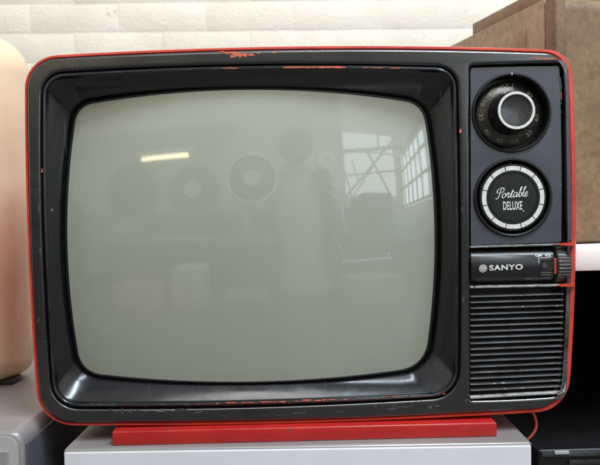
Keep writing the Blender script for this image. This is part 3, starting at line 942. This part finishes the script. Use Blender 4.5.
link('rubber_foot', box_mesh(cxr - .045, cxr - .010, .13, .155, gz, gz + .006, .0015, 2), M['matteblack'], cc, sharp=40)

# ------------------------------------------------------------------ shelf at the right, things on and under it
sh_d = .055
sz1 = W(590, 248.5, sh_d).z; sz0 = W(590, 271, sh_d).z
sx0 = W(500, 260, sh_d).x + .02
zfl = Z_BOX - .42
su = root('shelf_unit', (sx0 + .4, .3, zfl), 'white topped shelf unit with its shaded open inside put in as black, right of the television', 'shelf')
link('shelf_board', box_mesh(sx0, sx0 + .80, sh_d, .56, sz0, sz1, .0015, 2), M['shelfwhite'], su, label='thick white shelf board', sharp=40)
link('back_panel', box_mesh(sx0 + .002, sx0 + .80, .54, .558, zfl, sz0 - .0005, 0), M['dark'], su, sharp=None)  # dark space under the board is put in as near-black panels
link('side_panel', box_mesh(sx0 + .002, sx0 + .018, .30, .54, zfl, sz0 - .0005, 0), M['dark'], su, sharp=None)
link('side_panel', box_mesh(sx0 + .78, sx0 + .798, .09, .54, zfl, sz0 - .0005, 0), M['dark'], su, sharp=None)
ez = W(560, 447, .06).z
link('lower_board', box_mesh(sx0 + .019, sx0 + .779, .085, .539, ez - .12, ez - .10, .001, 1), M['dark'], su, sharp=40)

# black equipment on the lower board
eq = root('black_equipment', (sx0 + .25, .2, ez - .10), 'low black equipment box with pale edge label under the white shelf', 'equipment box')
ex0, ex1 = W(538, 455, .09).x, W(538, 455, .09).x + .34
ez1 = W(560, 449.5, .09).z
link('housing', box_mesh(ex0, ex1, .09, .40, ez - .0995, ez1, .002, 3), M['equip'], eq, sharp=40)
link('front_lip', box_mesh(ex0 + .002, ex1 - .002, .085, .0895, W(560, 457, .085).z, W(560, 452, .085).z, .0008, 2), mat('grey_black_lip', (.05, .05, .05), .35, var=.5, vscale=50), eq, sharp=40)
link('label_strip', box_mesh(W(555, 453, .083).x, W(569.5, 453, .083).x, .0835, .086, W(560, 454.8, .083).z, W(560, 451.6, .083).z, .0003, 1), M['pale_trim'], eq, sharp=None)
link('lower_ridge', box_mesh(ex0 + .03, ex1 - .002, .086, .0895, W(560, 466, .085).z, W(560, 461, .085).z, .0008, 2), mat('grey_black_ridge', (.03, .03, .03), .35, var=.5, vscale=50), eq, sharp=40)

# red cable hanging from the back of the set
cp = [W(505, 395, .20), W(524, 402, .17), W(533, 413, .12), W(536.5, 425, .10), W(533, 434, .09), W(526, 441, .085), W(517, 449, .09), W(508, 470, .11)]
bm = bmesh.new()
pts = [Vector(q) for q in catmull([tuple(p) for p in cp], 10)]
rings = []
for i, p in enumerate(pts):
    t = (pts[min(len(pts) - 1, i + 1)] - pts[max(0, i - 1)]).normalized()
    u = t.cross(Vector((0, 1, .2))).normalized(); v = t.cross(u)
    rings.append([p + (u * math.cos(a * math.pi / 6) + v * math.sin(a * math.pi / 6)) * .0014 for a in range(12)])
loft(bm, rings, True, True)
cb = link('power_cable', bm_mesh(bm, 'cable'), M['cable'], None, sharp=60)
cb["label"] = 'thin red cable looping down beside the silver cabinet'; cb["category"] = 'cable'

# brown case on the shelf: its left side recedes behind the set
zc0 = sz1
pf = W(556, -9, .12); pb = W(449, 48, .351)
vdir = Vector((pb.x - pf.x, pb.y - pf.y)).normalized()
rot = math.atan2(-vdir.x, vdir.y)
zct = (pf.z + pb.z) / 2
piv = Vector((pf.x, .12, 0))
bc = root('leather_case', (pf.x + .15, .28, zc0), 'old scuffed brown case on the white shelf', 'case')
Wc, Lc = .38, .33


def cbox(x0, x1, y0, y1, z0, z1, b, seg=3):
    return box_mesh(pf.x + x0, pf.x + x1, .12 + y0, .12 + y1, z0, z1, b, seg, rot, piv)


link('body', cbox(.004, Wc, .002, Lc, zc0, zct, .016, 6), M['leather'], bc, sharp=45)
link('side_panel', cbox(-.0, .006, .020, Lc - .005, zc0 + .01, zct - .0, .0012, 2), M['leather_side'], bc, label='lighter tan side of the case', sharp=40)
link('panel_frame', cbox(-.003, .001, .055, Lc - .045, zct - .075, zct - .022, .0018, 2), M['leather_side'], bc, sharp=40)
link('shade_strip', cbox(-.0015, .012, -.0015, .019, zc0 + .008, zct + .001, .004, 3), M['corner_shade'], bc, label='shadow line of the front corner, put in as a dark strip', sharp=40)  # dark strip stands for the shadow line along the corner
bd = root('wooden_board', (pf.x + .15, .28, zct), 'thin brown board lying on top of the old case', 'board')
# far end of the board stands where the photograph shows it
bl = .195
link('plank', cbox(.012, .16, .03, bl, zct + .0002, zct + .020, .001, 2), M['wood'], bd, sharp=40)

# ------------------------------------------------------------------ painted brick wall
wall_d = 1.22
bm = bmesh.new()
zr = W(300, 30.5, wall_d).z          # a bed joint
BH, BW_, MO = .075, .225, .0045


def brick(x0, x1, z0, z1, y):
    b = bmesh.new(); bmesh.ops.create_cube(b, size=1)
    for v in b.verts:
        v.co = Vector(((x0 + x1) / 2 + v.co.x * (x1 - x0) + random.uniform(-.0012, .0012), y + .03 + v.co.y * .06, (z0 + z1) / 2 + v.co.z * (z1 - z0) + random.uniform(-.0016, .0016)))
    bmesh.ops.bevel(b, geom=list(b.edges), offset=.0020, segments=3, profile=.5, affect='EDGES')
    me = bpy.data.meshes.new("b"); b.to_mesh(me); b.free(); bm.from_mesh(me); bpy.data.meshes.remove(me)


for r in range(-12, 11):
    z0 = zr + r * BH
    k0 = -11
    for k in range(k0, 11):
        xo = k * BW_ + (BW_ / 2 if r % 2 else 0) + .03
        brick(xo + .0008, xo + BW_ - .0008, z0 + MO / 2, z0 + BH - MO / 2, wall_d + random.uniform(-.0004, .0002))
# mortar sheet just behind the brick faces
a = [bm.verts.new(p) for p in ((-2.6, wall_d + .0007, zr - 12 * BH), (2.7, wall_d + .0007, zr - 12 * BH), (2.7, wall_d + .0007, zr + 11 * BH), (-2.6, wall_d + .0007, zr + 11 * BH))]
bm.faces.new(a)
b = [bm.verts.new(p) for p in ((-2.6, wall_d + .11, zr - 12 * BH), (2.7, wall_d + .11, zr - 12 * BH), (2.7, wall_d + .11, zr + 11 * BH), (-2.6, wall_d + .11, zr + 11 * BH))]
bm.faces.new(list(reversed(b)))
for k in range(4): bm.faces.new((a[k], b[k], b[(k + 1) % 4], a[(k + 1) % 4]))
wl = link('brick_wall', bm_mesh(bm, 'wall'), M['brick'], None, sharp=50)
wl["label"] = 'white painted brick wall behind the television'; wl["category"] = 'wall'

# floor everything stands on
fl = link('floor', box_mesh(-2.4, 2.6, -3.4, 1.5, zfl - .05, zfl - .0005, 0), mat('dark_concrete_floor', (.13, .125, .115), .6, var=.4, vscale=6, bump=.2, bscale=80), None, sharp=None)
fl["kind"] = 'structure'

# ------------------------------------------------------------------ light
world = bpy.data.worlds.new("World"); scene.world = world
world.use_nodes = True
nt = world.node_tree; n, l = nt.nodes, nt.links
bg = n["Background"]
tc = n.new("ShaderNodeTexCoord"); sx = n.new("ShaderNodeSeparateXYZ")
l.new(tc.outputs["Generated"], sx.inputs[0])
rp = n.new("ShaderNodeValToRGB")
mp = n.new("ShaderNodeMapRange"); mp.inputs["From Min"].default_value = -1; mp.inputs["From Max"].default_value = 1
l.new(sx.outputs["Z"], mp.inputs["Value"]); l.new(mp.outputs["Result"], rp.inputs["Fac"])
e = rp.color_ramp.elements
e[0].position = 0.45; e[0].color = (.05, .048, .046, 1)
e[1].position = 0.57; e[1].color = (1.0, .98, .93, 1)
e2 = rp.color_ramp.elements.new(1.0); e2.color = (.62, .61, .60, 1)
l.new(rp.outputs["Color"], bg.inputs["Color"])
bg.inputs["Strength"].default_value = 0.95


def area(name, loc, target, sx_, sy_, power, col):
    ld = bpy.data.lights.new(name, 'AREA'); ld.shape = 'RECTANGLE'; ld.size = sx_; ld.size_y = sy_
    ld.energy = power; ld.color = col
    o = bpy.data.objects.new(name, ld); COL.objects.link(o)
    o.location = loc
    o.rotation_euler = (Vector(target) - Vector(loc)).to_track_quat('-Z', 'Y').to_euler()
    return o


def seen_in_tube(px, py, yplane):
    """the point of the workshop behind the camera that the picture tube mirrors at this spot"""
    p = Wd(px, py)
    nrm = Vector(((p.x - sc0.x) / R_CRT, -1.0, (p.z - sc0.z) / R_CRT)).normalized()
    v = (p - CAMPOS).normalized()
    r = v - 2 * v.dot(nrm) * nrm
    return p + r * ((yplane - p.y) / r.y)


# workshop window in the side wall behind the camera, to the right
wa, wb = seen_in_tube(397, 160, -2.7), seen_in_tube(433, 150, -1.25)
wz1 = wa.z; wz0 = seen_in_tube(397, 208, -2.7).z
wu = Vector((wb.x - wa.x, wb.y - wa.y, 0)); wl_ = wu.length; wu.normalize()
wnm = Vector((-wu.y, wu.x, 0))
if wnm.dot(Vector((-wa.x, -wa.y, 0))) < 0: wnm = -wnm
wmid = (wa + wb) / 2; wmid.z = (wz0 + wz1) / 2
area('window_daylight', wmid - wnm * .06, wmid + wnm, wl_, wz1 - wz0, 15 * wl_ * (wz1 - wz0), (.74, .86, 1.0))
wn_ = root('window', (wmid.x, wmid.y, wz0), 'bright barred workshop window mirrored in the right of the picture tube', 'window')
bm = bmesh.new()
def wbar(u0, u1, z0, z1):
    k = len(bm.verts)
    vs = []
    for dn in (-.006, .006):
        for u, z in ((u0, z0), (u1, z0), (u1, z1), (u0, z1)):
            q = Vector((wa.x, wa.y, 0)) + wu * u + wnm * dn; vs.append(bm.verts.new((q.x, q.y, z)))
    for f in ((0, 1, 2, 3), (7, 6, 5, 4), (0, 4, 5, 1), (1, 5, 6, 2), (2, 6, 7, 3), (3, 7, 4, 0)): bm.faces.new([vs[q] for q in f])
for k in range(9): wbar(wl_ * k / 8 - .012, wl_ * k / 8 + .012, wz0, wz1)
for k in range(4):
    z = wz0 + (wz1 - wz0) * k / 3
    for q in range(8): wbar(wl_ * q / 8 + .0125, wl_ * (q + 1) / 8 - .0125, z - .012, z + .012)
link('frame', bm_mesh(bm, 'bars'), mat('grey_window_bars', (.25, .25, .25), .5), wn_, sharp=None)

# fluorescent tube
ta, tb = seen_in_tube(142, 159.6, -1.8), seen_in_tube(188, 155.2, -1.8)
print("tube", ta, tb)
tl = root('tube_lamp', (ta + tb) / 2, 'lit fluorescent tube mirrored in the upper left of the picture tube', 'lamp')
def rod(name, a, b, r, m, parent):
    bm = bmesh.new(); t = (b - a).normalized(); u = t.cross(Vector((0, 0, 1))).normalized(); v = t.cross(u)
    loft(bm, [[p + (u * math.cos(k * math.pi / 8) + v * math.sin(k * math.pi / 8)) * r for k in range(16)] for p in (a, b)], True, True)
    return link(name, bm_mesh(bm, name), m, parent, sharp=50)
rod('tube', ta, tb, .018, mat('lit_tube', (.9, .9, .85), .4, emis=(1.0, .86, .55), estr=9.0), tl)
rod('fixture', ta + Vector((-.04, .0, .045)), tb + Vector((.04, .0, .045)), .024, mat('white_fixture', (.7, .68, .6), .4), tl)

# faint shapes of the workshop that the tube mirrors
def mirrored_box(x0, x1, y0, y1, yp, depth, b=.01):
    a, c = seen_in_tube(x0, y0, yp), seen_in_tube(x1, y1, yp)
    return box_mesh(min(a.x, c.x), max(a.x, c.x), yp - depth, yp, min(a.z, c.z), max(a.z, c.z), b, 2)
ce = link('ceiling', mirrored_box(40, 238, 119, 123, -2.3, .9), mat('beige_ceiling', (.80, .74, .60), .7), None, sharp=None)
ce["kind"] = 'structure'
fz = zfl
tcab = root('tool_cabinet', tuple(seen_in_tube(84, 300, -2.0)), 'dark cupboard mirrored at the left edge of the picture tube', 'cupboard')
link('body', mirrored_box(60, 101, 200, 420, -2.0, .4), M['equip'], tcab, sharp=None)
# the workshop's back wall, ending where the bright right half of the room opens
a, c = seen_in_tube(20, 126, -2.75), seen_in_tube(338, 400, -2.75)
bw_ = link('workshop_wall', box_mesh(a.x, c.x, -2.85, -2.75, fz, a.z, 0), mat('grey_green_wall', (.30, .305, .255), .7, var=.5, vscale=3), None, sharp=None)
pale_band = link('workshop_wall', box_mesh(a.x, c.x, -2.755, -2.745, seen_in_tube(180, 212, -2.75).z, a.z - .001, 0), mat('added_pale_wall', (.78, .74, .62), .7, var=.2, vscale=3), None, sharp=None)  # pale upper band added to brighten what the front frame reflects
pale_band['kind'] = 'structure'
bw_["kind"] = 'structure'
tin = mat('dull_tin', (.60, .59, .53), .4, metal=.1, var=.3, vscale=20)
steel = mat('bright_steel', (.8, .8, .76), .3, metal=.6)
dk = mat('dark_enamel', (.045, .045, .042), .4)
# tall machine: two round heads on a broad tapering column
tm = root('tall_machine', tuple(seen_in_tube(312, 330, -2.0)), 'tall pale machine with dark round head mirrored right of the middle of the picture tube', 'machine')
def mirrored_column(prof, yp, name, m, parent, dpt=.2):
    bm = bmesh.new(); rings = []
    for x0, x1, y in prof:
        p0, p1 = seen_in_tube(x0, y, yp), seen_in_tube(x1, y, yp)
        cx_, rx = (p0.x + p1.x) / 2, (p1.x - p0.x) / 2
        rings.append([Vector((cx_ + rx * math.cos(k * math.pi / 12), yp - dpt / 2 + dpt / 2 * math.sin(k * math.pi / 12), (p0.z + p1.z) / 2)) for k in range(24)])
    loft(bm, rings, True, True)
    return link(name, bm_mesh(bm, name), m, parent, sharp=50)
mirrored_column(((289, 305, 158), (284, 312, 166), (276, 326, 176), (270, 336, 194), (272, 340, 214), (280, 330, 236), (284, 326, 262), (279, 338, 300), (282, 334, 352), (274, 344, 420)), -2.0, 'column', tin, tm)
mirrored_column(((318, 332, 168), (316, 336, 180), (322, 342, 200), (326, 346, 236), (330, 348, 262)), -1.9, 'side_arm', dk, tm)
for (x, y, r_, yy) in ((297, 143, 17, -1.9), (326, 161, 9, -1.85)):
    c = seen_in_tube(x, y, yy); R_ = seen_in_tube(x + r_, y, yy).x - c.x
    bm = lathe(c.x, c.z, [(0, yy + .01), (R_ * .5, yy + .01), (R_ * .55, yy + .03), (R_ * .95, yy + .03), (R_, yy + .01), (R_, yy - .12), (0, yy - .14)], 40)
    link('round_head', bm_mesh(bm, 'head'), dk if r_ > 10 else steel, tm, sharp=40)
for (x0, y0, x1, y1, w) in ((331, 183, 338, 190, .020), (341, 205, 346, 232, .012), (334, 236, 348, 262, .010), (330, 193, 337, 198, .014), (345, 172, 352, 196, .010), (352, 160, 358, 180, .008), (346, 150, 420, 158, .012), (342, 262, 392, 258, .016)):
    a_, b_ = seen_in_tube(x0, y0, -1.8), seen_in_tube(x1, y1, -1.8)
    rod('steel_rod', a_, b_, w * .8, steel, tm)
for k, (x0, x1, y0, y1, yp, colr, desc) in enumerate(((112, 160, 285, 340, -1.5, (.45, .33, .20), 'brown carton'), (170, 205, 268, 330, -1.6, (.55, .52, .45), 'pale crate'), (222, 272, 296, 345, -1.45, (.25, .25, .26), 'grey crate'), (352, 400, 280, 335, -1.6, (.40, .36, .30), 'drab carton'))):
    bx = root('crate', tuple(seen_in_tube(x0, y1, yp)), desc + ' on the floor, mirrored low in the picture tube', 'crate', 'crates mirrored in the picture tube')
    link('body', mirrored_box(x0, x1, y0, y1, yp, .3, .01), mat('crate_' + desc.split()[0], colr, .6, var=.2, vscale=9), bx, sharp=40)
    c_ = seen_in_tube(x0, y0, yp)
# roof light over the far right of the workshop, crossed by trusses
ra, rb = seen_in_tube(343, 131, -3.3), seen_in_tube(398, 196, -3.3)
rw_ = rb.x - ra.x; rh_ = ra.z - rb.z
area('roof_daylight', (ra.x + rw_ / 2, -3.35, ra.z - rh_ / 2), (ra.x + rw_ / 2, 0, ra.z - rh_ / 2), rw_, rh_, 6.0 * rw_ * rh_, (.80, .90, 1.0))
tr = root('roof_truss', (ra.x + rw_ / 2, -3.2, rb.z), 'grey roof trusses mirrored in the bright upper right of the picture tube', 'roof truss')
pale = mat('grey_truss_paint', (.75, .77, .78), .5)
for (x0, y0, x1, y1, w) in ((340, 152, 402, 147, .030), (343, 200, 396, 136, .018), (366, 150, 392, 198, .016), (352, 198, 384, 149, .012), (378, 130, 378, 150, .014), (343, 176, 400, 170, .014)):
    rod('beam', seen_in_tube(x0, y0, -3.2 - random.uniform(0, .08)), seen_in_tube(x1, y1, -3.2 - random.uniform(0, .08)), w, pale, tr)
# clutter against the bright side of the room
rk = root('tool_rack', tuple(seen_in_tube(390, 320, -2.1)), 'dark rack of tools mirrored near the right edge of the picture tube', 'rack')
for (x0, x1, y0, y1) in ((350, 362, 206, 400), (364, 378, 192, 400), (380, 392, 226, 400), (394, 404, 214, 400), (406, 430, 238, 400), (346, 428, 262, 268), (357, 363, 196, 240), (384, 387, 205, 260)):
    link('tool_block', mirrored_box(x0, x1, y0, y1, -2.1 - random.uniform(0, .3), .25, .02), M['equip'] if random.random() < .6 else M['greyside'], rk, sharp=None)
bl2 = root('blue_bin', tuple(seen_in_tube(412, 200, -1.9)), 'pale blue bin mirrored under the window in the picture tube', 'bin')
link('body', mirrored_box(396, 426, 214, 240, -1.9, .3, .03), mat('pale_blue_plastic', (.30, .42, .55), .4), bl2, sharp=40)
# round reels
for (x, y, r_, lab) in ((252, 178, 26, 'round dark disc with pale hub mirrored above the middle of the picture tube'), (131, 192, 29, 'round dark disc mirrored at the left of the picture tube'), (193, 190, 27, 'round dark disc with pale hub mirrored right under the lit fluorescent tube')):
    yy = -1.9 if r_ != 27 else -2.2
    c = seen_in_tube(x, y, yy); R_ = seen_in_tube(x + r_, y, yy).x - c.x
    ds = root('round_disc', tuple(c), lab, 'disc', 'discs mirrored in the picture tube')
    bm = lathe(c.x, c.z, [(0, yy), (R_ * .40, yy), (R_ * .42, yy - .03), (R_ * .84, yy - .03), (R_ * .88, yy), (R_ * .97, yy + .005), (R_ * 1.0, yy - .01), (R_ * .98, yy - .06), (0, yy - .06)], 56)
    link('flange', bm_mesh(bm, 'reel'), mat('reel_grey', (.05, .05, .045), .45, metal=.1, var=.3, vscale=12), ds, sharp=40)
    bm = lathe(c.x, c.z, [(R_ * .90, yy - .005), (R_ * .91, yy + .012), (R_ * .97, yy + .014), (R_ * 1.01, yy)], 56)
    link('rim', bm_mesh(bm, 'rim'), M['greycase'] if r_ != 26 else steel, ds, sharp=40)
    bm = lathe(c.x, c.z, [(0, yy + .02), (R_ * .30, yy + .02), (R_ * .34, yy - .005)], 40)
    link('hub', bm_mesh(bm, 'hub'), dk if r_ == 29 else tin, ds, sharp=40)
    rod('stand', Vector((c.x, yy - .08, c.z)), Vector((c.x, yy - .08, fz)), .02, dk, ds)
# low cupboards along the wall
lc = root('low_cupboard', tuple(seen_in_tube(180, 380, -2.3)), 'low dark bench mirrored across the lower picture tube', 'bench')
link('top', mirrored_box(100, 300, 236, 243, -2.2, .5, .01), mat('brown_bench_top', (.42, .36, .27), .5), lc, sharp=40)
link('body', mirrored_box(106, 292, 245, 420, -2.25, .4, .01), dk, lc, sharp=None)
for (x0, x1, y0, y1, m) in ((112, 132, 222, 236, tin), (150, 163, 214, 236, dk), (204, 232, 218, 236, M['greyside']), (242, 250, 205, 236, steel)):
    bx = root('tin_box', tuple(seen_in_tube(x0, y1, -2.25)), 'small tin mirrored on the bench, %s in the picture tube' % {112: 'leftmost', 150: 'second from left', 204: 'wide dark one', 242: 'tall bright one'}[x0], 'tin', 'tins on the mirrored bench')
    link('body', mirrored_box(x0, x1, y0, y1 - .3, -2.25, .2, .015), m, bx, sharp=40)

# added area lights without fixtures: wall fill, bezel highlight, front fill
area('added_area_light', (-.15, .80, 1.5), (-.15, 1.1, 0), 1.8, .4, 8.5, (1.0, .93, .82))  # added to light the brick wall
area('added_area_light', (0.68, -.75, 1.7), (0.15, -.1, 0), .9, .15, 40, (.74, .87, 1.0))  # strip added for the highlight along the lower bezel
area('added_area_light', (0.2, -1.35, 1.55), (0.0, 0, 0), 1.5, .5, 16, (.97, .97, .95))  # added soft front fill, placed outside the tube's reflection

scene.view_settings.view_transform = 'Standard'
scene.view_settings.look = 'None'
scene.view_settings.exposure = 0.0
scene.view_settings.gamma = 1.0
scene.render.engine = 'CYCLES'
scene.cycles.use_denoising = True
scene.cycles.max_bounces = 8
